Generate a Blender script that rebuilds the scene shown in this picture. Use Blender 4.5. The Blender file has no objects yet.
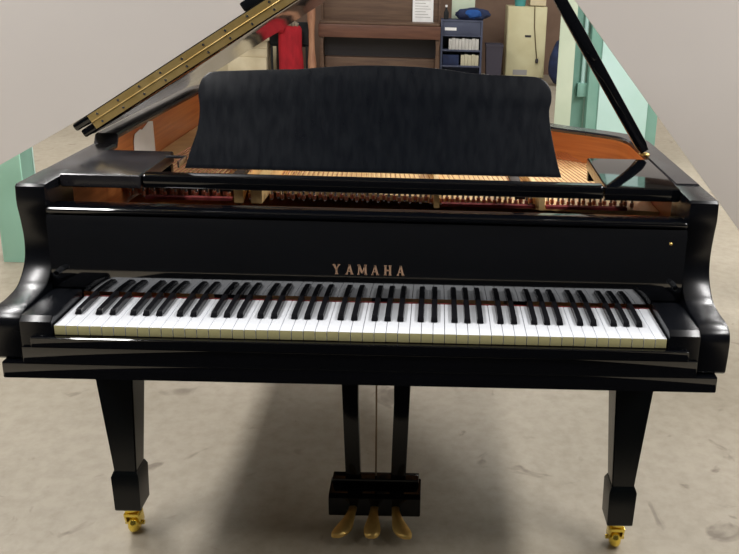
import bpy, bmesh, math, random
from mathutils import Vector, Matrix
random.seed(7)
SC = bpy.context.scene
COL = SC.collection
PI = math.pi

# ------------------------------------------------------------------ materials
def srgb(r, g, b):
    f = lambda c: (c/255/12.92) if c/255 <= .04045 else ((c/255+.055)/1.055)**2.4
    return (f(r), f(g), f(b), 1)

def mat(name, col, rough=.5, metal=0, ior=1.5, col2=None, scale=(8, 8, 8), detail=4, bump=0, bscale=60, rvar=0, ramp=(.35, .65), coat=0):
    m = bpy.data.materials.new(name); m.use_nodes = True
    nt = m.node_tree; N = nt.nodes; L = nt.links
    b = N['Principled BSDF']
    b.inputs['Base Color'].default_value = col
    b.inputs['Roughness'].default_value = rough
    b.inputs['Metallic'].default_value = metal
    b.inputs['IOR'].default_value = ior
    if coat:
        b.inputs['Coat Weight'].default_value = coat; b.inputs['Coat Roughness'].default_value = .05
    tc = N.new('ShaderNodeTexCoord'); mp = N.new('ShaderNodeMapping')
    mp.inputs['Scale'].default_value = scale
    L.new(tc.outputs['Object'], mp.inputs['Vector'])
    no = N.new('ShaderNodeTexNoise'); no.inputs['Scale'].default_value = 1; no.inputs['Detail'].default_value = detail
    L.new(mp.outputs['Vector'], no.inputs['Vector'])
    if col2:
        cr = N.new('ShaderNodeValToRGB')
        cr.color_ramp.elements[0].position = ramp[0]; cr.color_ramp.elements[1].position = ramp[1]
        cr.color_ramp.elements[0].color = col; cr.color_ramp.elements[1].color = col2
        L.new(no.outputs['Fac'], cr.inputs['Fac']); L.new(cr.outputs['Color'], b.inputs['Base Color'])
    if rvar:
        mr = N.new('ShaderNodeMapRange')
        mr.inputs['To Min'].default_value = max(.02, rough-rvar); mr.inputs['To Max'].default_value = rough+rvar
        L.new(no.outputs['Fac'], mr.inputs['Value']); L.new(mr.outputs['Result'], b.inputs['Roughness'])
    if bump:
        n2 = N.new('ShaderNodeTexNoise'); n2.inputs['Scale'].default_value = bscale; n2.inputs['Detail'].default_value = 5
        L.new(tc.outputs['Object'], n2.inputs['Vector'])
        bp = N.new('ShaderNodeBump'); bp.inputs['Strength'].default_value = bump; bp.inputs['Distance'].default_value = .01
        L.new(n2.outputs['Fac'], bp.inputs['Height']); L.new(bp.outputs['Normal'], b.inputs['Normal'])
    return m

LACQ = mat('black_lacquer', (.0018, .0022, .0034, 1), .05, ior=1.85, rvar=.03, scale=(14, 14, 14))
FBLACQ = mat('fallboard_lacquer', (.0010, .0012, .0018, 1), .04, ior=2.4, rvar=.02, scale=(10, 10, 10))
DUSTY = mat('dusty_lacquer', (.018, .017, .019, 1), .2, ior=1.7, col2=(.034, .032, .036, 1), rvar=.08, scale=(9, 9, 9))
SATIN = mat('black_satin', (.004, .0055, .009, 1), .30, ior=1.5, col2=(.007, .009, .013, 1), scale=(70, 70, 5), rvar=.06)
LEGM = mat('black_leg', (.003, .0045, .005, 1), .26, ior=1.38, rvar=.04)
LYM = mat('lyre_lacquer', (.0035, .0038, .005, 1), .10, ior=1.38, rvar=.03)
ARM = mat('arm_lacquer', (.003, .0036, .0052, 1), .25, ior=1.55, rvar=.05, scale=(12, 12, 12))
WHITEKEY = mat('key_white', srgb(222, 225, 230), .22, col2=srgb(214, 217, 222), scale=(20, 20, 20))
KEYFRONT = mat('key_front', srgb(212, 204, 152), .4, col2=srgb(198, 190, 134), scale=(20, 20, 20))
BLACKKEY = mat('key_black', (.008, .008, .010, 1), .22, ior=1.5)
REDFELT = mat('red_felt', srgb(124, 40, 40), .95, col2=srgb(92, 28, 28), scale=(90, 90, 90))
BRASS = mat('brass', srgb(232, 196, 118), .36, .85, col2=srgb(206, 168, 96), scale=(30, 30, 30), rvar=.08)
HINGE = mat('hinge_brass', srgb(236, 206, 138), .45, .75, col2=srgb(214, 182, 112), scale=(25, 25, 25), rvar=.08)
CASTERM = mat('caster_brass', srgb(244, 216, 96), .22, .9)
LETTER = mat('lettering_brass', srgb(214, 172, 140), .4, .5)
STEEL = mat('steel', srgb(200, 204, 210), .25, 1)
ROD = mat('rod_metal', srgb(120, 105, 84), .35, 1)
GOLD = mat('plate_gold', srgb(244, 210, 150), .45, .1, col2=srgb(230, 192, 130), scale=(20, 20, 20))
COPPER = mat('string_copper', srgb(186, 118, 92), .4, .8)
WOODIN = mat('rim_wood', srgb(212, 134, 74), .38, col2=srgb(178, 98, 50), scale=(3, 3, 70), detail=6, ramp=(.3, .7))
SPRUCE = mat('spruce', srgb(200, 150, 90), .5, col2=srgb(178, 126, 70), scale=(60, 2, 10))
DARKWOOD = mat('dark_wood', srgb(60, 44, 32), .6, col2=srgb(40, 30, 24), scale=(6, 40, 40))
PAPER = mat('paper', srgb(248, 248, 248), .8, col2=srgb(240, 240, 240), scale=(12, 12, 12))
CONC = None
def concrete():
    m = bpy.data.materials.new('concrete'); m.use_nodes = True
    nt = m.node_tree; N = nt.nodes; L = nt.links; b = N['Principled BSDF']
    tc = N.new('ShaderNodeTexCoord')
    n1 = N.new('ShaderNodeTexNoise'); n1.inputs['Scale'].default_value = 1.1; n1.inputs['Detail'].default_value = 5
    n2 = N.new('ShaderNodeTexNoise'); n2.inputs['Scale'].default_value = 22; n2.inputs['Detail'].default_value = 8; n2.inputs['Roughness'].default_value = .65
    n3 = N.new('ShaderNodeTexNoise'); n3.inputs['Scale'].default_value = 5.5; n3.inputs['Detail'].default_value = 3; n3.inputs['Distortion'].default_value = 1.6
    for n in (n1, n2, n3): L.new(tc.outputs['Object'], n.inputs['Vector'])
    r1 = N.new('ShaderNodeValToRGB')
    r1.color_ramp.elements[0].position = .3; r1.color_ramp.elements[0].color = srgb(150, 141, 124)
    r1.color_ramp.elements[1].position = .7; r1.color_ramp.elements[1].color = srgb(166, 157, 141)
    L.new(n1.outputs['Fac'], r1.inputs['Fac'])
    r2 = N.new('ShaderNodeValToRGB')
    r2.color_ramp.elements[0].position = .30; r2.color_ramp.elements[0].color = (.82, .81, .79, 1)
    r2.color_ramp.elements[1].position = .6; r2.color_ramp.elements[1].color = (1, 1, 1, 1)
    L.new(n2.outputs['Fac'], r2.inputs['Fac'])
    r3 = N.new('ShaderNodeValToRGB')          # worn, shaped stains
    r3.color_ramp.elements[0].position = .26; r3.color_ramp.elements[0].color = (.55, .52, .50, 1)
    r3.color_ramp.elements[1].position = .36; r3.color_ramp.elements[1].color = (1, 1, 1, 1)
    L.new(n3.outputs['Fac'], r3.inputs['Fac'])
    def mul(a, c):
        x = N.new('ShaderNodeMix'); x.data_type = 'RGBA'; x.blend_type = 'MULTIPLY'; x.inputs[0].default_value = 1
        L.new(a, x.inputs[6]); L.new(c, x.inputs[7]); return x.outputs[2]
    c = mul(mul(r1.outputs['Color'], r2.outputs['Color']), r3.outputs['Color'])
    L.new(c, b.inputs['Base Color'])
    b.inputs['Roughness'].default_value = .55
    bp = N.new('ShaderNodeBump'); bp.inputs['Strength'].default_value = .12; bp.inputs['Distance'].default_value = .01
    L.new(n2.outputs['Fac'], bp.inputs['Height']); L.new(bp.outputs['Normal'], b.inputs['Normal'])
    return m
CONC = concrete()
TAUPE = mat('corner_mask_taupe', srgb(209, 203, 198), .9, col2=srgb(207, 201, 196), scale=(2, 2, 2))
BACKW = mat('back_wall_paint', srgb(128, 104, 88), .85, col2=srgb(116, 93, 78), scale=(3, 3, 3))
SIDEW = mat('side_wall_paint', srgb(196, 190, 176), .85, col2=srgb(184, 178, 164), scale=(2, 2, 2))
FRONTW = mat('front_wall_darkened', srgb(22, 24, 30), .9, col2=srgb(18, 20, 25), scale=(2, 2, 2))  # unseen wall, made dark so the lacquer reflects black
CEILM = mat('ceiling_paint', srgb(150, 148, 144), .9, col2=srgb(142, 140, 136), scale=(2, 2, 2))
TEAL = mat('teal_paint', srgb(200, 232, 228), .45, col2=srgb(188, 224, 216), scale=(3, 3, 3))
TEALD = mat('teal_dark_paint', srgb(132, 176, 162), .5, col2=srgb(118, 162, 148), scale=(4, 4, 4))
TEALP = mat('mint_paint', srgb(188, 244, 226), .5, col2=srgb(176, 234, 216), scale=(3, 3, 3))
PALEGREEN = mat('pale_green_paint', srgb(204, 216, 194), .5, col2=srgb(192, 206, 184), scale=(3, 3, 3))

# ------------------------------------------------------------------ mesh helpers
class MB:
    def __init__(s): s.bm = bmesh.new(); s.mi = 0
    def box(s, x0, x1, y0, y1, z0, z1, bev=0, seg=2, mi=0, M=None):
        t = bmesh.new(); bmesh.ops.create_cube(t, size=1)
        for v in t.verts:
            v.co = Vector(((x0+x1)/2+v.co.x*(x1-x0), (y0+y1)/2+v.co.y*(y1-y0), (z0+z1)/2+v.co.z*(z1-z0)))
        if bev: bmesh.ops.bevel(t, geom=t.edges[:], offset=bev, segments=seg, affect='EDGES', profile=.6)
        return s._join(t, mi, M)
    def _join(s, t, mi=0, M=None):
        for f in t.faces: f.material_index = mi if f.material_index == 0 else f.material_index
        if M is not None: bmesh.ops.transform(t, matrix=M, verts=t.verts)
        me = bpy.data.meshes.new('tmp'); t.to_mesh(me); t.free()
        s.bm.from_mesh(me); bpy.data.meshes.remove(me); return s
    def prism(s, pts, axis, a0, a1, bev=0, seg=2, mi=0, M=None):
        """polygon in the two other axes, extruded along axis from a0 to a1"""
        t = bmesh.new()
        def P(p, a):
            return {'x': (a, p[0], p[1]), 'y': (p[0], a, p[1]), 'z': (p[0], p[1], a)}[axis]
        A = [t.verts.new(P(p, a0)) for p in pts]; B = [t.verts.new(P(p, a1)) for p in pts]
        n = len(pts); fa = t.faces.new(A); fb = t.faces.new(B[::-1])
        for i in range(n): t.faces.new((A[i], B[i], B[(i+1) % n], A[(i+1) % n]))
        bmesh.ops.recalc_face_normals(t, faces=t.faces)
        if bev:
            es = list(set(fa.edges[:]+fb.edges[:]))
            bmesh.ops.bevel(t, geom=es, offset=bev, segments=seg, affect='EDGES', profile=.6)
        return s._join(t, mi, M)
    def tube(s, path, r, n=10, mi=0, cap=True, flat=1.0):
        path = [Vector(p) for p in path]; t = bmesh.new(); rings = []
        up0 = None
        for i, p in enumerate(path):
            d = (path[min(i+1, len(path)-1)]-path[max(i-1, 0)]).normalized()
            if up0 is None:
                up0 = Vector((0, 0, 1)) if abs(d.z) < .9 else Vector((0, 1, 0))
            a = d.cross(up0).normalized(); b = a.cross(d).normalized(); up0 = b
            rr = r[i] if isinstance(r, (list, tuple)) else r
            rings.append([t.verts.new(p+a*rr*math.cos(2*PI*k/n)+b*rr*flat*math.sin(2*PI*k/n)) for k in range(n)])
        for i in range(len(rings)-1):
            for k in range(n):
                t.faces.new((rings[i][k], rings[i][(k+1) % n], rings[i+1][(k+1) % n], rings[i+1][k]))
        if cap: t.faces.new(rings[0][::-1]); t.faces.new(rings[-1])
        bmesh.ops.recalc_face_normals(t, faces=t.faces)
        return s._join(t, mi)
    def lathe(s, prof, c=(0, 0, 0), n=20, axis='z', mi=0):
        t = bmesh.new(); rings = []
        for (r, h) in prof:
            ring = []
            for k in range(n):
                a = 2*PI*k/n; u, v = r*math.cos(a), r*math.sin(a)
                q = {'z': (u, v, h), 'x': (h, u, v), 'y': (u, h, v)}[axis]
                ring.append(t.verts.new((c[0]+q[0], c[1]+q[1], c[2]+q[2])))
            rings.append(ring)
        for i in range(len(rings)-1):
            for k in range(n): t.faces.new((rings[i][k], rings[i][(k+1) % n], rings[i+1][(k+1) % n], rings[i+1][k]))
        t.faces.new(rings[0][::-1]); t.faces.new(rings[-1])
        bmesh.ops.recalc_face_normals(t, faces=t.faces)
        return s._join(t, mi)
    def blob(s, c, r, sub=3, noise=.0, seed=0, mi=0, flatbottom=None):
        t = bmesh.new(); bmesh.ops.create_icosphere(t, subdivisions=sub, radius=1)
        from mathutils import noise as ns
        for v in t.verts:
            k = 1+noise*ns.noise(v.co*1.7+Vector((seed, seed*2, 0)))+noise*.5*ns.noise(v.co*4+Vector((seed, 0, 0)))
            v.co = Vector((c[0]+v.co.x*r[0]*k, c[1]+v.co.y*r[1]*k, c[2]+v.co.z*r[2]*k))
            if flatbottom is not None and v.co.z < flatbottom: v.co.z = flatbottom
        return s._join(t, mi)
    def xf(s, M): bmesh.ops.transform(s.bm, matrix=M, verts=s.bm.verts); return s
    def obj(s, name, mats, parent=None, loc=None, smooth=35, **props):
        me = bpy.data.meshes.new(name)
        if loc is not None: bmesh.ops.translate(s.bm, verts=s.bm.verts, vec=-Vector(loc))
        s.bm.to_mesh(me); s.bm.free()
        for m in (mats if isinstance(mats, (list, tuple)) else [mats]): me.materials.append(m)
        if smooth:
            for p in me.polygons: p.use_smooth = True
            me.set_sharp_from_angle(angle=math.radians(smooth))
        o = bpy.data.objects.new(name, me); COL.objects.link(o)
        if parent is not None:
            o.parent = parent
            w = parent['_w'] if '_w' in parent else (0, 0, 0)
            here = Vector(loc) if loc is not None else Vector((0, 0, 0))
            o.location = here-Vector(w)
            o['_w'] = tuple(here)
        else:
            o.location = Vector(loc) if loc is not None else (0, 0, 0)
            o['_w'] = tuple(o.location)
        for k, v in props.items(): o[k] = v
        return o

def thing(name, loc, label, cat, group=None):
    o = bpy.data.objects.new(name, None); COL.objects.link(o); o.location = loc; o['_w'] = tuple(loc)
    o.empty_display_size = .1
    o['label'] = label; o['category'] = cat
    if group: o['group'] = group
    return o
def tag(o, label, cat, group=None, kind=None):
    o['label'] = label; o['category'] = cat
    if group: o['group'] = group
    if kind: o['kind'] = kind
    return o
def struct(o): o['kind'] = 'structure'; return o
def dup(o, name, parent, dloc):
    c = o.copy(); c.name = name; COL.objects.link(c); c.parent = parent
    c.location = Vector(o.location)+Vector(dloc)
    return c

def spline(pts, per=6):
    P = [Vector((p[0], p[1], 0)) for p in pts]; out = []
    for i in range(len(P)-1):
        p0 = P[max(i-1, 0)]; p1 = P[i]; p2 = P[i+1]; p3 = P[min(i+2, len(P)-1)]
        for k in range(per):
            t = k/per
            q = .5*((2*p1)+(-p0+p2)*t+(2*p0-5*p1+4*p2-p3)*t*t+(-p0+3*p1-3*p2+p3)*t**3)
            out.append((q.x, q.y))
    out.append((P[-1].x, P[-1].y)); return out

# ------------------------------------------------------------------ room
struct(MB().box(-6, 6, -3.2, 9.9, -.1, 0).obj('floor', CONC))
struct(MB().box(-6, 6, 9.9, 10.0, 0, 4.2).obj('wall_back', BACKW))
struct(MB().box(-6, 6, -3.3, -3.2, 0, 4.2).obj('wall_front', FRONTW))
struct(MB().box(-6.1, -6, -3.3, 10, 0, 4.2).obj('wall_west', SIDEW))
struct(MB().box(6, 6.1, -3.3, 10, 0, 4.2).obj('wall_east', SIDEW))
struct(MB().box(-6.1, 6.1, -3.3, 10, 4.2, 4.3).obj('ceiling', CEILM))
# added boards with raked edges, standing in for the masked taupe view corners
WT = 1.40
def ll(z): return -1.672+(z-.585)/.578
def rl(z): return .674-(z-1.318)/1.211
struct(MB().prism([(ll(0), 0), (ll(WT), WT), (-3.2, WT), (-3.2, 0)], 'y', 1.85, 1.862).obj('corner_mask_left', TAUPE))
struct(MB().prism([(rl(0), 0), (3.2, 0), (3.2, WT), (rl(WT), WT)], 'y', 1.85, 1.862).obj('corner_mask_right', TAUPE))

DARKSHEET = mat('dark_sheet', (.006, .006, .007, 1), .8, col2=(.008, .008, .009, 1), scale=(30, 30, 30), bump=.2, bscale=90)
DARKSHEET.node_tree.nodes['Principled BSDF'].inputs['Specular IOR Level'].default_value = .08
tag(MB().box(-1.5, 1.5, -3.1, -.06, .0005, .008, bev=.003).obj('reflection_blocker', DARKSHEET), 'unseen dark sheet added before the piano to darken its reflections', 'blocker')  # out of view, added so the piano front mirrors something dark

# ------------------------------------------------------------------ grand piano
GP = thing('grand_piano', (0, .8, 0), 'polished black grand piano with its lid propped open on bare concrete floor', 'piano')
def part(mb, name, m, parent=GP, **k): return mb.obj(name, m, parent, **k)

# rim
RO = [(.741, .30), (.741, .50), (.741, .70), (.735, .79), (.70, .865), (.62, .925), (.53, .98), (.45, 1.05), (.39, 1.14), (.34, 1.25), (.28, 1.36), (.19, 1.45),
      (.05, 1.53), (-.12, 1.575), (-.35, 1.59), (-.55, 1.575), (-.68, 1.52), (-.73, 1.44), (-.741, 1.34)]
RO = [p for p in spline(RO, 4) if not .535 < p[1] < .56 or p[0] < .7]+[(-.741, .9), (-.741, .592), (-.741, .578), (-.741, .30)]
iq = max(i for i, p in enumerate(RO) if p[0] > .7 and p[1] < .54); RO[iq+1:iq+1] = [(.741, .540), (.741, .552)]
def offset(path, d):
    out = []
    for i, p in enumerate(path):
        a = Vector(path[max(i-1, 0)]); b = Vector(path[min(i+1, len(path)-1)])
        t = (b-a).normalized(); n = Vector((-t.y, t.x))
        out.append((p[0]+n.x*d, p[1]+n.y*d))
    return out
RI = offset(RO, .060)
ZT, ZB, ZH = .977, .655, 1.000     # low front stretch, underside, raised stretch under the lid
def rim_mesh():
    t = bmesh.new(); rings = []
    bv = .005
    o1 = offset(RO, bv); i1 = offset(RI, -bv)
    def ring(k, zt, shift=0):
        pts = [(RO[k], ZB), (RO[k], zt-bv), (o1[k], zt), (i1[k], zt), (RI[k], zt-bv), (RI[k], zt-.012), (RI[k], ZB)]
        return [t.verts.new((p[0], p[1]+shift, z)) for p, z in pts]
    n = len(RO)
    for k in range(n):
        x, y = RO[k]
        if x > -.1: z = .980 if y > .3 else ZT          # treble side
        elif x > -.6: z = .980+(ZH-.980)*(-.1-x)/.5      # round the tail
        else: z = ZT if y < .585 else ZH                  # spine: raised behind the front stretch
        rings.append(ring(k, z))
    for i in range(n-1):
        for k in range(7):
            f = t.faces.new((rings[i][k], rings[i+1][k], rings[i+1][(k+1) % 7], rings[i][(k+1) % 7]))
            if k == 5: f.material_index = 1
    t.faces.new(rings[0]); t.faces.new(rings[-1][::-1])
    bmesh.ops.recalc_face_normals(t, faces=t.faces)
    m = MB(); m._join(t); return m
part(rim_mesh(), 'rim', [DUSTY, WOODIN], smooth=40)

# cheek arms: S-shaped front profile
prof = spline([(.165, .972), (.163, .935), (.170, .90), (.176, .85), (.166, .805), (.130, .768), (.085, .758), (.040, .756), (.016, .748), (.006, .732), (.005, .70), (.008, .660)], 5)
prof = [(.171, .977)]+prof+[(.012, .655), (.30, .655), (.30, .977)]
for s in (-1, 1):
    a, b = sorted((s*.679, s*.741))
    part(MB().prism(prof, 'x', a, b, bev=.004, seg=2), 'cheek_arm', ARM, smooth=25)

part(MB().box(-.722, .722, -.004, .62, .618, .654, bev=.004), 'keybed', LACQ)
part(MB().box(-.676, .676, -.007, -.003, .6545, .690, bev=.0015, seg=2), 'lock_rail', LACQ)
part(MB().box(-.655, .655, -.014, -.003, .691, .714, bev=.004, seg=3), 'key_slip', LACQ)
for s in (-1, 1):
    a, b = sorted((s*.614, s*.678))
    part(MB().prism([(-.002, .656), (-.002, .742), (.008, .752), (.146, .752), (.146, .656)], 'x', a, b, bev=.003), 'key_block', ARM)

# fallboard with lettering
fb = MB().prism([(.152, .745), (.152, .902), (.158, .914), (.172, .918), (.186, .918), (.186, .745)], 'x', -.677, .677)
FB = part(fb, 'fallboard', FBLACQ, smooth=30)
part(MB().box(-.676, .676, .150, .205, .919, .932, bev=.006, seg=3), 'fallboard_rail', LACQ)
for s in (-1, 1):
    part(MB().lathe([(.003, .145), (.006, .125), (.006, .1515)], (s*.655, 0, .795), 12, axis='y'), 'pivot_pin', STEEL, FB)
part(MB().lathe([(.002, .1485), (.0035, .150), (.0035, .152)], (.643, 0, .885), 10, axis='y'), 'lock_screw', BRASS, FB)
def letters():
    m = MB(); y0, y1 = .1500, .1522; h = .0220; z = .7985
    def bar(x0, z0, x1, z1, w):
        d = Vector((x1-x0, z1-z0)).normalized(); n = Vector((1, 0)) if abs(d.y) > .2 else Vector((0, 1))
        k = w/2
        m.prism([(x0-n.x*k, z0-n.y*k), (x1-n.x*k, z1-n.y*k), (x1+n.x*k, z1+n.y*k), (x0+n.x*k, z0+n.y*k)], 'y', y0, y1)
    def serif(x, zz, w=.0048): m.box(x-w/2, x+w/2, y0, y1, zz-.0008, zz+.0008)
    for i, ch in enumerate('YAMAHA'):
        c = -.0685+i*.0274; w = .0066 if ch != 'M' else .0078
        t, b = z+h, z
        if ch == 'A':
            bar(c-w*.85, b, c, t, .0024); bar(c+w*.85, b, c, t, .0042); bar(c-w*.5, b+h*.33, c+w*.5, b+h*.33, .0022)
            serif(c-w*.85, b+.0006); serif(c+w*.85, b+.0006, .0058)
        if ch == 'Y':
            bar(c, b, c, b+h*.48, .0040); bar(c, b+h*.45, c-w*.8, t, .0040); bar(c, b+h*.45, c+w*.8, t, .0024)
            serif(c, b+.0006, .0066); serif(c-w*.8, t-.0006, .0058); serif(c+w*.8, t-.0006)
        if ch == 'M':
            bar(c-w, b, c-w*.85, t, .0024); bar(c+w, b, c+w*.85, t, .0044); bar(c-w*.85, t, c, b+h*.15, .0040); bar(c+w*.85, t, c, b+h*.15, .0024)
            serif(c-w, b+.0006); serif(c+w, b+.0006, .0060); serif(c-w*.95, t-.0006); serif(c+w*.95, t-.0006)
        if ch == 'H':
            bar(c-w*.75, b, c-w*.75, t, .0040); bar(c+w*.75, b, c+w*.75, t, .0040); bar(c-w*.75, b+h*.5, c+w*.75, b+h*.5, .0022)
            for q in (-.75, .75): serif(c+q*w, b+.0006, .0060); serif(c+q*w, t-.0006, .0060)
    return m
part(letters(), 'lettering', LETTER, FB, smooth=0, label='gold maker lettering')

# keyboard
KB = part(MB().box(-.612, .612, .001, .150, .656, .712), 'keyboard', DARKWOOD)
part(MB().box(-.611, .611, .1496, .1519, .7330, .7362, bev=.0006), 'felt_strip', REDFELT, KB, label='red felt strip behind the keys')
pitch = .0235
def wk():
    m = MB()
    m.box(-pitch/2+.00055, pitch/2-.00055, -.0005, .1495, .7145, .7348, bev=.0011, seg=2)
    for f in m.bm.faces:
        if f.normal.y < -.6: f.material_index = 1
    return m
w0 = part(wk(), 'white_key', [WHITEKEY, KEYFRONT], KB, loc=(-.611+pitch/2, 0, .715))
# build each mesh around its own origin
for i in range(1, 52):
    c = dup(w0, 'white_key', KB, (i*pitch, 0, random.uniform(-.0003, .0003)))
# shift mesh: w0's verts are centred on x=0, so undo the loc offset used when building
for v in w0.data.vertices: v.co.x += (-.611+pitch/2)
def bk():
    m = MB(); t = bmesh.new()
    ring = lambda y, z, w: [t.verts.new((-w, y, z)), t.verts.new((w, y, z))]
    a = ring(.0520, .7352, .0070); b = ring(.0525, .7385, .0068); c = ring(.0585, .7462, .0055); d = ring(.1515, .7470, .0052); e = ring(.1515, .7352, .0070)
    seq = [a, b, c, d, e]
    for i in range(4): t.faces.new((seq[i][0], seq[i][1], seq[i+1][1], seq[i+1][0]))
    t.faces.new((e[0], e[1], a[1], a[0]))
    t.faces.new([p[0] for p in seq]); t.faces.new([p[1] for p in seq][::-1])
    bmesh.ops.recalc_face_normals(t, faces=t.faces)
    bmesh.ops.bevel(t, geom=t.edges[:], offset=.0011, segments=2, affect='EDGES')
    m._join(t); return m
names = 'ABCDEFG'
b0 = None
for i in range(51):
    n = names[i % 7]
    if n in 'ACDFG':
        off = {'C': -.0022, 'D': .0022, 'F': -.003, 'G': 0, 'A': .003}[n]
        x = -.611+(i+1)*pitch+off
        if b0 is None:
            b0 = part(bk(), 'black_key', BLACKKEY, KB, loc=(0, 0, 0)); b0.location.x += x; bx = x
        else: dup(b0, 'black_key', KB, (x-bx, 0, 0))

# inside: pin block, plate, struts, pins, strings, soundboard
part(MB().box(-.66, .66, .215, .36, .80, .868, bev=.004), 'pin_block', DARKWOOD)
inner = [p for p in RI if p[1] > .36]
poly = [(p[0]*.995, p[1]-.002) for p in inner]
pl = MB().prism(poly, 'z', .872, .886)
PLATE = part(pl, 'iron_plate', GOLD, smooth=0, label='gold painted iron plate')
part(MB().prism([(p[0]*.99, p[1]-.004) for p in inner], 'z', .800, .812), 'soundboard', SPRUCE, smooth=0)
for (x0, x1, w) in ((-.325, -.42, .022), (-.283, -.275, .026), (.143, .13, .013), (.393, .34, .013)):
    yb = 1.05 if x1 < .3 else .98
    part(MB().prism([(x0-w/2, .372), (x0+w/2, .372), (x1+w/2, yb), (x1-w/2, yb)], 'z', .886, .935 if w > .02 else .930, bev=.002), 'plate_strut', GOLD, PLATE)
for xa, xb in ((-.55, -.345), (.155, .38), (.405, .60)):
    part(MB().box(xa, xb, .385, .40, .8865, .8935), 'felt_band', REDFELT, PLATE, label='red felt band under the strings')
def pin():
    m = MB(); m.lathe([(.0033, 0), (.0033, .028), (.0026, .030)], (0, 0, 0), 8)
    m.lathe([(.0048, .004), (.0048, .014)], (0, 0, 0), 8, mi=1); return m
p0 = None; npin = 0
for i in range(96):
    x = -.60+i*.0128
    if any(abs(x-s) < .018 for s in (-.325, -.283)) or any(abs(x-s) < .010 for s in (.143, .393)): continue
    y = .408 if i % 2 else .422
    if p0 is None: p0 = part(pin(), 'tuning_pin', [STEEL, COPPER], loc=(0, 0, 0)); p0.location = Vector((x, y, .886))-GP.location; px, py = x, y
    else: dup(p0, 'tuning_pin', GP, (x-px, y-py, 0))
    npin += 1
st = MB()
for i in range(96):
    x = -.60+i*.0128
    if any(abs(x-s) < .018 for s in (-.325, -.283)) or any(abs(x-s) < .010 for s in (.143, .393)): continue
    y1 = 1.35 if x < -.1 else (1.2 if x < .2 else .92)
    st.tube([(x, .425, .903), (x, .52, .909), (x*.8-.06 if x < .2 else x*.85, y1, .909)], .0016 if x < -.2 else .0010, 5)
so = part(st, 'strings', COPPER); so['kind'] = 'stuff'

# side shelves beside the music desk, front rail
for s in (-1, 1):
    if s < 0: pts = [(-.677, .235), (-.505, .235), (-.505, .475), (-.677, .475)]
    else: pts = [(.512, .235), (.677, .235), (.677, .520), (.520, .520)]
    S = part(MB().prism(pts, 'z', .953, .984, bev=.006, seg=3), 'side_shelf', DUSTY if s < 0 else LACQ)
    c = -.535 if s < 0 else .535
    part(MB().box(c-.03, c+.03, .45, .47, .93, .9525, bev=.002) if s < 0 else MB().box(c-.015, c+.03, .49, .51, .93, .9525, bev=.002), 'shelf_cleat', LACQ, S)
part(MB().box(-.5035, .5115, .242, .275, .953, .984, bev=.007, seg=3), 'front_rail', LACQ)
for x in (-.33, .33):
    part(MB().box(x-.012, x+.012, .275, .56, .940, .952, bev=.002), 'desk_slide', DARKWOOD)

# music desk
DK = [(-.441, 0), (-.429, .043), (-.415, .09), (-.411, .138), (-.416, .179), (-.409, .207), (-.397, .220), (-.381, .227), (-.323, .231), (-.231, .236), (-.184, .238), (-.138, .243),
      (-.085, .248), (-.044, .2505), (-.005, .2515), (.045, .252), (.096, .251), (.155, .247), (.213, .240), (.260, .2375), (.307, .2365), (.366, .2355), (.390, .228), (.407, .207), (.410, .18), (.405, .155), (.409, .115), (.414, .089), (.425, .04), (.437, 0)]
k = .975
mdk = MB().prism([(p[0]*k, p[1]*k) for p in spline(DK, 3)], 'y', 0, .016, bev=.004, seg=2)
mdk.xf(Matrix.Translation((0, .312, .984)) @ Matrix.Rotation(-math.radians(18), 4, 'X'))
DESK = part(mdk, 'music_desk', SATIN, smooth=30)
part(MB().box(-.500, -.452, .398, .408, .984, .990, bev=.001).box(-.456, -.452, .345, .408, .975, .990, bev=.001), 'desk_bracket', STEEL, DESK, label='small steel bracket at the left of the desk')

# lid: main panel, folded front panel on top, brass hinge strip
LA = math.radians(33)
LM = Matrix.Translation((-.728, 0, 1.005)) @ Matrix.Rotation(-LA, 4, 'Y') @ Matrix.Translation((.752, 0, 0))
lo = [p for p in offset(RO, -.012) if p[1] > .52]
lid_pts = [(lo[0][0], .507)]+lo+[(-.753, .507)]
LID = part(MB().prism(lid_pts, 'z', 0, .021, bev=.006, seg=3).xf(LM), 'lid', LACQ, smooth=30)
FLAP = part(MB().box(-.765, .753, .507, .83, .0235, .0445, bev=.008, seg=3).xf(LM), 'front_flap', LACQ, LID)
hg = MB().box(-.715, .70, .5035, .507, .004, .0205).box(-.715, .70, .5035, .507, .0245, .041)
hg.tube([(-.715, .504, .0225), (.70, .504, .0225)], .0022, 8)
HG = part(hg.xf(LM), 'piano_hinge', HINGE, LID)
sm = None
for i in range(22):
    for zz in (.012, .033):
        x = -.69+i*.064
        P = LM @ Vector((x, .5035, zz))
        if sm is None:
            q = MB().lathe([(.0032, -.0012), (.0032, 0)], (0, 0, 0), 8, axis='y'); sm = part(q, 'hinge_screw', STEEL, HG); sp = P; sm.location = Vector(sm.location)+P
        else: dup(sm, 'hinge_screw', HG, P-sp)
part(MB().box(-.245, -.188, .515, .56, .0445, .068, bev=.005).xf(LM), 'rubber_bumper', SATIN, FLAP)

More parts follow.
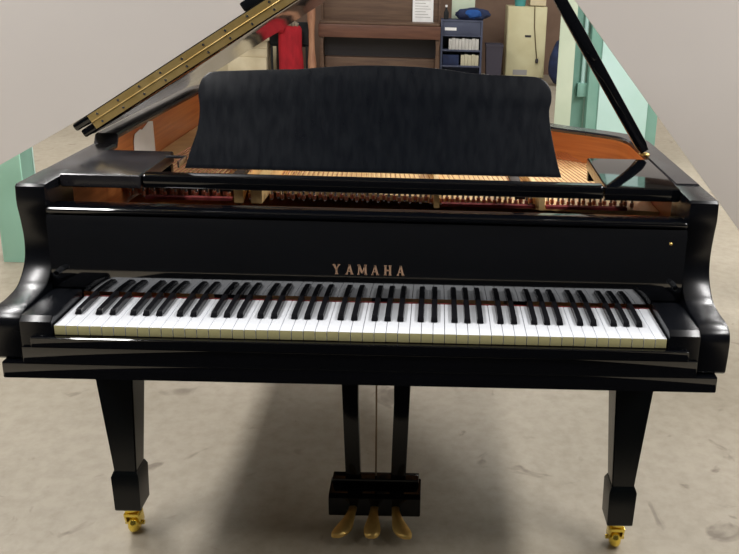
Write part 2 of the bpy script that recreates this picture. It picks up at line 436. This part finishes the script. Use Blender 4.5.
# lid prop
A = Vector((.680, .588, .990)); B = Vector((.262, .588, 1.632))
d = (B-A).normalized(); ang = math.atan2(d.z, d.x)
PM = Matrix.Translation(A) @ Matrix.Rotation(-ang, 4, 'Y')
ln = (B-A).length
ps = MB().prism([(0, -.011), (.02, -.015), (ln*.45, -.0165), (ln-.02, -.011), (ln, -.006), (ln, .006), (ln-.02, .011), (ln*.45, .0165), (.02, .015), (0, .011)], 'y', -.010, .010, bev=.004, seg=2)
ps.bm.transform(PM)
PROP = part(ps, 'lid_prop', LACQ, smooth=30)
pv = MB().box(ln*.36, ln*.50, -.013, -.0105, -.008, .008, bev=.001).lathe([(.006, -.016), (.006, -.012)], (ln*.38, 0, 0), 10, axis='y')
pv.bm.transform(PM); part(pv, 'short_prop', LACQ, PROP)
part(MB().lathe([(.013, .0), (.013, .003), (.008, .006)], (.682, .588, .9803), 16).box(.668, .692, .580, .598, .9803, .983, bev=.001), 'prop_base', BRASS, PROP)

# legs with casters
def leg(cx, cy):
    m = MB(); t = bmesh.new(); rings = []
    for z, w in ((.617, .0525), (.60, .0525), (.19, .0275), (.188, .0275)):
        rings.append([t.verts.new((cx+a*w, cy+b*w, z)) for a, b in ((-1, -1), (1, -1), (1, 1), (-1, 1))])
    for i in range(3):
        for k in range(4): t.faces.new((rings[i][k], rings[i][(k+1) % 4], rings[i+1][(k+1) % 4], rings[i+1][k]))
    t.faces.new(rings[0]); t.faces.new(rings[-1][::-1]); bmesh.ops.recalc_face_normals(t, faces=t.faces)
    bmesh.ops.bevel(t, geom=t.edges[:], offset=.003, segments=2, affect='EDGES'); m._join(t)
    t = bmesh.new(); rings = []
    for z, w in ((.200, .029), (.186, .0345), (.090, .0325), (.086, .030)):
        rings.append([t.verts.new((cx+a*w, cy+b*w, z)) for a, b in ((-1, -1), (1, -1), (1, 1), (-1, 1))])
    for i in range(3):
        for k in range(4): t.faces.new((rings[i][k], rings[i][(k+1) % 4], rings[i+1][(k+1) % 4], rings[i+1][k]))
    t.faces.new(rings[0]); t.faces.new(rings[-1][::-1]); bmesh.ops.recalc_face_normals(t, faces=t.faces)
    m._join(t)
    o = part(m, 'leg', LEGM, loc=(cx, cy, 0), smooth=30)
    c = MB().lathe([(.006, .086), (.024, .085), (.024, .076), (.012, .070), (.012, .060)], (cx, cy, 0), 18)
    for q in (-.019, .0145):
        c.prism([(cy-.020, .066), (cy+.014, .066), (cy+.024, .028), (cy+.008, .018), (cy-.010, .036)], 'x', cx+q, cx+q+.0045, bev=.001)
    c.box(cx-.019, cx+.019, cy-.020, cy+.014, .058, .068, bev=.003)
    c.lathe([(.008, -.0145), (.019, -.0125), (.0245, -.007), (.026, 0), (.0245, .007), (.019, .0125), (.008, .0145)], (cx, cy+.006, .026), 22, axis='x')
    c.lathe([(.006, -.024), (.006, .024)], (cx, cy+.006, .026), 10, axis='x')
    part(c, 'caster', CASTERM, o, loc=(cx, cy, 0))
    return o
leg(-.620, .322); leg(.628, .300); leg(-.30, 1.40)
part(MB().box(-.37, -.23, 1.34, 1.46, .618, .799, bev=.004), 'leg_block', LEGM)
for x in (-.45, .0, .40): part(MB().box(x-.03, x+.03, .621, 1.02 if x > .3 else 1.45, .67, .799, bev=.004), 'back_post', DARKWOOD)

# pedal lyre
LY = part(MB().prism([(.352, .040), (.352, .092), (.362, .101), (.425, .106), (.425, .040)], 'x', -.121, .121, bev=.004, seg=2).box(-.115, .115, .392, .425, .1065, .124, bev=.003), 'pedal_lyre', LYM, smooth=25)
for s in (-1, 1):
    part(MB().prism([(s*.095, .617), (s*.043, .617), (s*.046, .35), (s*.040, .125), (s*.080, .125), (s*.087, .35)] if s > 0 else [(s*.043, .617), (s*.095, .617), (s*.087, .35), (s*.080, .125), (s*.040, .125), (s*.046, .35)], 'y', .394, .422, bev=.003), 'lyre_post', LYM, LY)
part(MB().tube([(0, .408, .125), (0, .408, .617)], .0024, 8), 'trap_rod', ROD, LY)
def pedal(cx, skew):
    m = MB(); t = bmesh.new(); top = []; n = 12
    # outline: narrow shank widening to a rounded toe, swept by skew
    secs = [(.362, .010, .068), (.342, .010, .067), (.325, .012, .063), (.312, .0155, .058), (.300, .0195, .053), (.288, .0215, .049), (.277, .020, .046), (.269, .0145, .044), (.2655, .007, .043)]
    up, dn = [], []
    for i, (y, w, z) in enumerate(secs):
        u = (.362-y)/.0965; x = cx+skew*u*u
        up.append((t.verts.new((x-w, y, z)), t.verts.new((x-w*.5, y, z+.003)), t.verts.new((x+w*.5, y, z+.003)), t.verts.new((x+w, y, z))))
        dn.append((t.verts.new((x-w, y, z-.006)), t.verts.new((x+w, y, z-.006))))
    for i in range(len(secs)-1):
        for k in range(3): t.faces.new((up[i][k], up[i][k+1], up[i+1][k+1], up[i+1][k]))
        t.faces.new((dn[i][0], dn[i][1], dn[i+1][1], dn[i+1][0]))
        t.faces.new((up[i][0], dn[i][0], dn[i+1][0], up[i+1][0])); t.faces.new((up[i][3], dn[i][1], dn[i+1][1], up[i+1][3]))
    for i in (0, -1): t.faces.new((up[i][0], up[i][1], up[i][2], up[i][3], dn[i][1], dn[i][0]))
    bmesh.ops.recalc_face_normals(t, faces=t.faces); m._join(t)
    return part(m, 'pedal', BRASS, LY, smooth=50)
pedal(-.055, -.036); pedal(0, -.001); pedal(.055, .034)

# paper slip stuck on the inner side of the rim
ps_ = MB().prism([(.684, .896), (.852, .896), (.848, .984), (.815, .990), (.757, .976), (.744, .981), (.70, .976), (.690, .960)], 'x', -.6795, -.6785)
tag(ps_.obj('paper_slip', PAPER, smooth=0), 'torn white paper slip stuck on the orange wood inside the piano', 'paper')

# ------------------------------------------------------------------ storage room behind
BROWN = mat('upright_brown', srgb(104, 80, 62), .5, col2=srgb(86, 64, 50), scale=(3, 30, 40))
BROWN2 = mat('upright_brown_red', srgb(110, 74, 58), .4, col2=srgb(92, 60, 48), scale=(3, 30, 30))
KNEE = mat('upright_dark', srgb(46, 42, 44), .6)
PINKWOOD = mat('pale_wood', srgb(176, 130, 100), .5, col2=srgb(150, 104, 80), scale=(30, 30, 4))
RED = mat('red_cloth', srgb(176, 24, 38), .85, col2=srgb(150, 16, 30), scale=(14, 14, 6), bump=.3, bscale=20)
BLACKCLOTH = mat('black_cloth', srgb(34, 36, 38), .9, col2=srgb(24, 26, 28), scale=(20, 20, 20))
GREYCLOTH = mat('grey_cloth', srgb(168, 152, 130), .9, col2=srgb(90, 84, 78), scale=(60, 10, 10))
CARD = mat('cream_card', srgb(214, 202, 172), .8, col2=srgb(202, 188, 156), scale=(6, 6, 6))
CREAM = mat('cream_metal', srgb(208, 202, 164), .5, col2=srgb(198, 190, 150), scale=(4, 4, 4))
SLATE = mat('slate_blue', srgb(76, 82, 104), .6, col2=srgb(62, 68, 90), scale=(6, 6, 6))
NAVY = mat('navy_cloth', srgb(34, 48, 84), .85, col2=srgb(24, 32, 60), scale=(8, 8, 8))
BLUE = mat('bright_blue_cloth', srgb(30, 92, 168), .8, col2=srgb(22, 70, 140), scale=(8, 8, 8))
BOOKW = mat('book_white', srgb(206, 204, 198), .7, col2=srgb(186, 184, 180), scale=(60, 4, 4))
BOOKC = mat('book_cream', srgb(204, 198, 172), .7, col2=srgb(184, 178, 152), scale=(60, 4, 4))
DBIN = mat('dark_bin', srgb(58, 54, 66), .6)
GREYTXT = mat('print_grey', srgb(150, 148, 146), .8)

# upright piano
UP = thing('upright_piano', (-.567, 8.9, 0), 'brown upright piano with closed key lid against the back of the room', 'piano')
x0, x1 = -1.30, .166
MB().box(x0+.03, x1-.03, 8.88, 9.25, .30, 1.20, bev=.006).obj('body', BROWN, UP)
MB().box(x0-.01, x1+.01, 8.84, 9.27, 1.20, 1.23, bev=.006).obj('top_lid', BROWN2, UP)
for a in (x0, x1-.03): MB().box(a, a+.03, 8.86, 9.25, 0, 1.20, bev=.004).obj('side_panel', BROWN, UP)
MB().box(x0, x1, 8.60, 8.86, .545, .70, bev=.01).obj('key_bed', BROWN2, UP)
MB().box(x0+.01, x1-.01, 8.62, 8.88, .70, .735, bev=.012, seg=3).obj('key_lid', BROWN, UP)
MB().box(x0+.04, x1-.04, 8.86, 8.88, .30, .545).obj('knee_panel', KNEE, UP)
for a in (x0, x1-.06): MB().prism([(a+.01, .0), (a+.05, 0), (a+.06, .12), (a+.05, .45), (a+.06, .545), (a, .545), (a+.01, .45), (a, .12)], 'y', 8.63, 8.70, bev=.004).obj('leg', BROWN, UP)
MB().box(x0+.06, x1-.06, 8.72, 8.87, .0, .30, bev=.006).obj('bottom_board', BROWN, UP)
# paper standing on it
pp = MB().box(-.18, .073, 8.855, 8.858, .736, 1.10).obj('paper_sheet', PAPER)
tag(pp, 'white printed sheet standing at the right end of the brown upright piano', 'paper')
tx = MB()
for i in range(9): tx.box(-.15, .04-.03*(i % 3), 8.8535, 8.8549, .79+i*.033, .795+i*.033)
tx.obj('print_lines', GREYTXT, pp)

# pale wooden stand
CS = thing('coat_stand', (-1.362, 8.48, 0), 'pale wooden coat stand left of the brown upright piano', 'stand')
MB().lathe([(.05, .03), (.05, .25), (.036, .40), (.034, .62), (.048, .76), (.05, .86), (.035, 1.2), (.03, 1.5)], (-1.362, 8.48, 0), 18).obj('pole', PINKWOOD, CS)
MB().lathe([(.13, 0), (.13, .02), (.06, .03)], (-1.362, 8.48, 0), 24).obj('base', PINKWOOD, CS)
for a in (0.3, 2.6): MB().tube([(-1.362, 8.48, 1.38), (-1.362+.10*math.cos(a), 8.43, 1.40), (-1.362+.14*math.cos(a), 8.41, 1.46)], .010, 8).obj('peg', PINKWOOD, CS)
bg = MB().blob((-1.52, 8.40, .93), (.075, .05, .12), 3, .2, 3)
bg.tube([(-1.55, 8.40, 1.02), (-1.53, 8.40, 1.25), (-1.505, 8.405, 1.415), (-1.50, 8.40, 1.25), (-1.49, 8.40, 1.02)], .008, 8)
tag(bg.obj('shoulder_bag', BLACKCLOTH), 'black cloth bag hanging from the pale wooden coat stand', 'bag')

# black chair with red jacket draped over it
CH = thing('padded_chair', (-1.67, 8.85, 0), 'black padded chair under the red jacket beside the cardboard boxes', 'chair')
MB().box(-1.92, -1.435, 8.74, 8.80, .42, .70, bev=.02, seg=3).obj('backrest', BLACKCLOTH, CH)
MB().box(-1.91, -1.445, 8.76, 9.16, .40, .46, bev=.02, seg=3).obj('seat', BLACKCLOTH, CH)
for a, b in ((-1.90, 8.71), (-1.475, 8.71), (-1.90, 9.12), (-1.475, 9.12)):
    MB().box(a, a+.025, b, b+.025, 0, .42, bev=.003).obj('leg', BLACKCLOTH, CH)
JK = MB()
t = bmesh.new(); rings = []
for z, wx, cx, dy in ((.12, .150, -1.640, .045), (.25, .148, -1.642, .048), (.40, .142, -1.645, .046), (.55, .142, -1.640, .050), (.63, .140, -1.640, .052), (.665, .115, -1.640, .050)):
    rings.append([t.verts.new((cx+wx*math.cos(2*PI*k/24)*(1+.03*math.sin(5*k+z*9)), 8.635+dy*math.sin(2*PI*k/24)*(1+.22*math.sin(k*2.1+z*4)), z)) for k in range(24)])
for i in range(len(rings)-1):
    for k in range(24): t.faces.new((rings[i][k], rings[i][(k+1) % 24], rings[i+1][(k+1) % 24], rings[i+1][k]))
t.faces.new(rings[0][::-1]); t.faces.new(rings[-1]); bmesh.ops.recalc_face_normals(t, faces=t.faces); JK._join(t)
JACK = JK.obj('jacket', RED, smooth=60); tag(JACK, 'red jacket with black cuff draped over the black chair', 'jacket')
MB().tube([(-1.73, 8.635, .63), (-1.80, 8.60, .655), (-1.92, 8.57, .60), (-2.05, 8.57, .545)], [.075, .082, .080, .070], 14).obj('sleeve', RED, JACK)
MB().tube([(-2.045, 8.57, .547), (-2.12, 8.57, .515), (-2.19, 8.57, .495)], [.074, .070, .055], 14).obj('cuff', BLACKCLOTH, JACK, label='black cuff')
MB().tube([(-1.74, 8.635, .668), (-1.69, 8.61, .70), (-1.63, 8.60, .705), (-1.55, 8.63, .668)], [.03, .045, .045, .03], 12).obj('collar', GREYCLOTH, JACK, label='grey striped collar')
MB().tube([(-1.79, 8.67, .80), (-1.70, 8.65, .74)], [.04, .03], 10).obj('hood_strap', BLACKCLOTH, JACK)

# cardboard boxes
tag(MB().box(-2.42, -1.945, 8.66, 9.0, 0, .272, bev=.006).obj('cardboard_box', CARD), 'largest cream box at the bottom of the stack by the red jacket', 'box', 'cream boxes')
tag(MB().box(-2.26, -1.94, 8.68, 8.98, .273, .376, bev=.006).obj('cardboard_box', CARD), 'flat cream box in the middle of the stack by the red jacket', 'box', 'cream boxes')
tag(MB().box(-2.21, -1.94, 8.70, 8.96, .377, .462, bev=.006).obj('cardboard_box', CARD), 'small cream box on top of the stack by the red jacket', 'box', 'cream boxes')
BEIGE = mat('beige_board', srgb(208, 196, 164), .7, col2=srgb(196, 184, 152), scale=(3, 3, 3))
tag(MB().prism([(9.3, 0), (9.45, 1.5), (9.47, 1.5), (9.33, 0)], 'x', -3.1, -1.95, bev=.003).obj('display_board', BEIGE), 'beige board leaning behind the cream boxes', 'board')

# blue shelf unit
SU = thing('shelf_unit', (.425, 8.85, 0), 'slate blue shelf unit holding white books right of the upright piano', 'shelf')
for a in (.170, .655): MB().box(a, a+.025, 8.70, 9.05, 0, .78, bev=.003).obj('side_panel', SLATE, SU)
MB().box(.195, .655, 9.03, 9.05, 0, .78).obj('back_panel', SLATE, SU)
for z in (.02, .215, .405, .585, .76): MB().box(.195, .655, 8.70, 9.03, z, z+.02, bev=.002).obj('shelf', SLATE, SU)
MB().box(.198, .652, 8.705, 8.72, .607, .758, bev=.003).obj('drawer_front', SLATE, SU)
MB().box(.22, .36, 8.702, 8.7045, .655, .69).obj('drawer_label', PAPER, SU, label='white label on the drawer')
xb = .272
for i in range(9):
    w = .038+.006*((i*7) % 3)/2
    tag(MB().box(xb, xb+w-.003, 8.715, 8.93, .4255, .553+.01*((i*5) % 3)/2, bev=.002).obj('book', BOOKW), 'white-spined book standing in the upper row of the blue shelf unit', 'book', 'books in the upper row of the blue shelf')
    xb += w
xb = .425
for i in range(5):
    w = .044
    tag(MB().box(xb, xb+w-.003, 8.715, 8.93, .2355, .362+.008*(i % 2), bev=.002).obj('book', BOOKC), 'cream-spined book standing in the lower row of the blue shelf unit', 'book', 'books in the lower row of the blue shelf')
    xb += w
tag(MB().box(.20, .40, 8.72, 8.95, .2355, .36, bev=.006).obj('storage_box', NAVY), 'dark blue box beside the cream books in the lower row', 'box')
bag = MB().blob((.55, 8.83, .84), (.21, .10, .085), 4, .18, 5, flatbottom=.781)
BG = bag.obj('cloth_bundle', NAVY, smooth=80); tag(BG, 'navy and bright blue cloth bundle on top of the blue shelf unit', 'bag')
MB().blob((.56, 8.755, .855), (.10, .04, .055), 3, .2, 9).obj('blue_patch', BLUE, BG, label='bright blue patch')
tag(MB().box(.30, .585, 8.95, 9.045, .781, 1.08, bev=.004).obj('storage_box', PALEGREEN), 'pale green box standing behind the blue cloth bundle', 'box')
bt = MB().lathe([(.028, .781), (.03, .79), (.03, .86), (.012, .90), (.012, .925)], (.232, 8.80, 0), 14).obj('bottle', BLACKCLOTH)
tag(bt, 'dark bottle with white cap on the left end of the blue shelf unit', 'bottle')
MB().lathe([(.015, .926), (.015, .95)], (.232, 8.80, 0), 12).obj('cap', PAPER, bt, label='white cap')

# bin
bn = MB(); t = bmesh.new(); rings = []
for z, k in ((0, .82), (.47, .98), (.47, 1.04), (.50, 1.04), (.50, .92), (.10, .78)):
    rings.append([t.verts.new((.835+a*.105*k, 8.84+b*.12*k, z)) for a, b in ((-1, -1), (1, -1), (1, 1), (-1, 1))])
for i in range(5):
    for q in range(4): t.faces.new((rings[i][q], rings[i][(q+1) % 4], rings[i+1][(q+1) % 4], rings[i+1][q]))
t.faces.new(rings[0][::-1]); t.faces.new(rings[-1]); bmesh.ops.recalc_face_normals(t, faces=t.faces); bn._join(t)
tag(bn.obj('waste_bin', DBIN, smooth=0), 'dark bin on the floor between the blue shelf and cream cabinet', 'bin')

# cream cabinet
CB = thing('metal_cabinet', (1.26, 9.35, 0), 'cream metal cabinet with a cord hanging down its door', 'cabinet')
MB().box(1.01, 1.51, 9.17, 9.55, .05, .94, bev=.006).obj('body', CREAM, CB)
dr = MB().box(1.02, 1.50, 9.150, 9.169, .06, .93, bev=.004).obj('door', CREAM, CB)
MB().box(1.242, 1.32, 9.146, 9.1495, .562, .590, bev=.001).obj('slot_handle', KNEE, dr, label='dark slot handle')
MB().box(1.11, 1.29, 9.147, 9.1495, .085, .15).obj('label_plate', GREYTXT, dr, label='grey label plate')
MB().box(1.04, 1.48, 9.19, 9.53, 0, .05).obj('plinth', KNEE, CB)
cd = MB().tube([(1.345, 9.1415, .950), (1.347, 9.141, .930), (1.355, 9.140, .70), (1.385, 9.140, .45), (1.405, 9.140, .30)], .006, 8).obj('power_cord', ROD)
tag(cd, 'thin grey cord hanging down the front of the cream cabinet', 'cord')
MB().lathe([(.012, .30), (.02, .285), (.02, .25), (.01, .24)], (1.407, 9.128, 0), 10).obj('plug', KNEE, cd, label='dark plug')
tag(MB().lathe([(.065, .941), (.08, 1.09), (.084, 1.09), (.084, 1.10), (.07, 1.10), (.06, .95)], (1.17, 9.26, 0), 20).obj('bucket', mat('teal_plastic', srgb(70, 150, 150), .5)), 'teal plastic bucket on top of the cream cabinet', 'bucket')
tag(MB().box(1.295, 1.495, 9.22, 9.45, .954, 1.10, bev=.005).obj('cardboard_box', CARD), 'cream box on top of the cream metal cabinet', 'box')
bp = MB().blob((1.69, 8.83, .28), (.17, .12, .29), 3, .15, 2, flatbottom=0)
bp.tube([(1.62, 8.75, .52), (1.63, 8.70, .62), (1.72, 8.70, .62), (1.74, 8.75, .52)], .012, 8)
BPK = bp.obj('backpack', NAVY, smooth=80); tag(BPK, 'dark backpack on the floor right of the cream cabinet', 'bag')
MB().blob((1.66, 8.72, .42), (.045, .02, .03), 2, .1, 4).obj('badge', GREYCLOTH, BPK, label='pale badge')

# teal steelwork
TC = thing('steel_column', (-1.86, 2.31, 0), 'mint green steel column on the left beside the piano', 'column')
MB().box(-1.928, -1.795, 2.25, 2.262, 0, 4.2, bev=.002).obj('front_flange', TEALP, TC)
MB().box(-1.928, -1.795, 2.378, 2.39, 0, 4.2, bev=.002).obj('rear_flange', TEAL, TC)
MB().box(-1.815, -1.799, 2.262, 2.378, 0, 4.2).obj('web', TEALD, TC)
C2 = thing('steel_column', (1.1, 4.56, 0), 'pale green steel column standing behind the right of the piano', 'column')
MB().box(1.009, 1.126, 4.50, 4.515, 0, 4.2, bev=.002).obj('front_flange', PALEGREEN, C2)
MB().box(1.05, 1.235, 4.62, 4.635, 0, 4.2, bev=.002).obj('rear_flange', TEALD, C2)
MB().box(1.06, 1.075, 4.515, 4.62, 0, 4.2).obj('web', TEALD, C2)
cp = MB().tube([(1.215, 4.60, .62), (1.215, 4.60, 4.2)], .016, 10)
MB().box(1.175, 1.245, 4.57, 4.619, .52, .62, bev=.004).obj('switch_box', TEALD, C2)
cp.obj('conduit', TEAL, C2)
LK = thing('tall_cabinet', (1.5, 4.7, 0), 'tall mint green metal cabinet behind the propped piano lid stick', 'cabinet')
MB().box(1.245, 1.775, 4.52, 5.0, 0, 2.6, bev=.006).obj('body', TEALD, LK)
MB().box(1.325, 1.690, 4.50, 4.519, .03, 2.57, bev=.004).obj('door', TEAL, LK)
MB().box(1.345, 1.36, 4.488, 4.4995, 1.75, 1.90, bev=.002).obj('handle', STEEL, LK)

# ------------------------------------------------------------------ camera
f, cx, cy, cz, pit, yaw, roll, ppx, ppy = 825.81, .13571, -1.50869, 1.44656, .286451, -.016329, .029814, 76.98, -71.35
cam = bpy.data.cameras.new('camera'); co = bpy.data.objects.new('camera', cam); COL.objects.link(co)
cp_, sp_ = math.cos(pit), math.sin(pit)
r = Vector((1, 0, 0)); u = Vector((0, sp_, cp_)); fw = Vector((0, cp_, -sp_))
Z = Matrix.Rotation(yaw, 3, 'Z'); r, u, fw = Z @ r, Z @ u, Z @ fw
r2 = r*math.cos(roll)+u*math.sin(roll); u2 = -r*math.sin(roll)+u*math.cos(roll)
M = Matrix((r2, u2, -fw)).transposed().to_4x4(); M.translation = Vector((cx, cy, cz))
co.matrix_world = M
cam.sensor_fit = 'HORIZONTAL'; cam.sensor_width = 36; cam.lens = f/739*36
cam.shift_x = -ppx/739; cam.shift_y = ppy/739
cam.clip_start = .05; cam.clip_end = 100
SC.camera = co

# ------------------------------------------------------------------ light
def area(name, loc, sx, sy, e, col=(1, .98, .965), rot=(0, 0, 0)):
    l = bpy.data.lights.new(name, 'AREA'); l.shape = 'RECTANGLE'; l.size = sx; l.size_y = sy; l.energy = e; l.color = col
    o = bpy.data.objects.new(name, l); COL.objects.link(o); o.location = loc; o.rotation_euler = rot; return o
for x in (-2.35, 2.65):
    for y in (-1.0, 1.6):
        area('ceiling_lamp', (x, y, 4.1), .45, 2.0, 165)
for x in (-2.8, 1.2, 4.0):
    area('ceiling_lamp', (x, 4.2, 4.1), .6, 1.8, 110)
    area('ceiling_lamp', (x, 7.0, 4.1), .6, 1.8, 55)
W = bpy.data.worlds.new('world'); SC.world = W; W.use_nodes = True
W.node_tree.nodes['Background'].inputs[0].default_value = (.8, .85, .9, 1); W.node_tree.nodes['Background'].inputs[1].default_value = .3
SC.view_settings.view_transform = 'Standard'; SC.view_settings.look = 'None'
SC.view_settings.exposure = -.32; SC.view_settings.gamma = 1; SC.view_settings.use_curve_mapping = False
for o in bpy.data.objects:
    if '_w' in o: del o['_w']
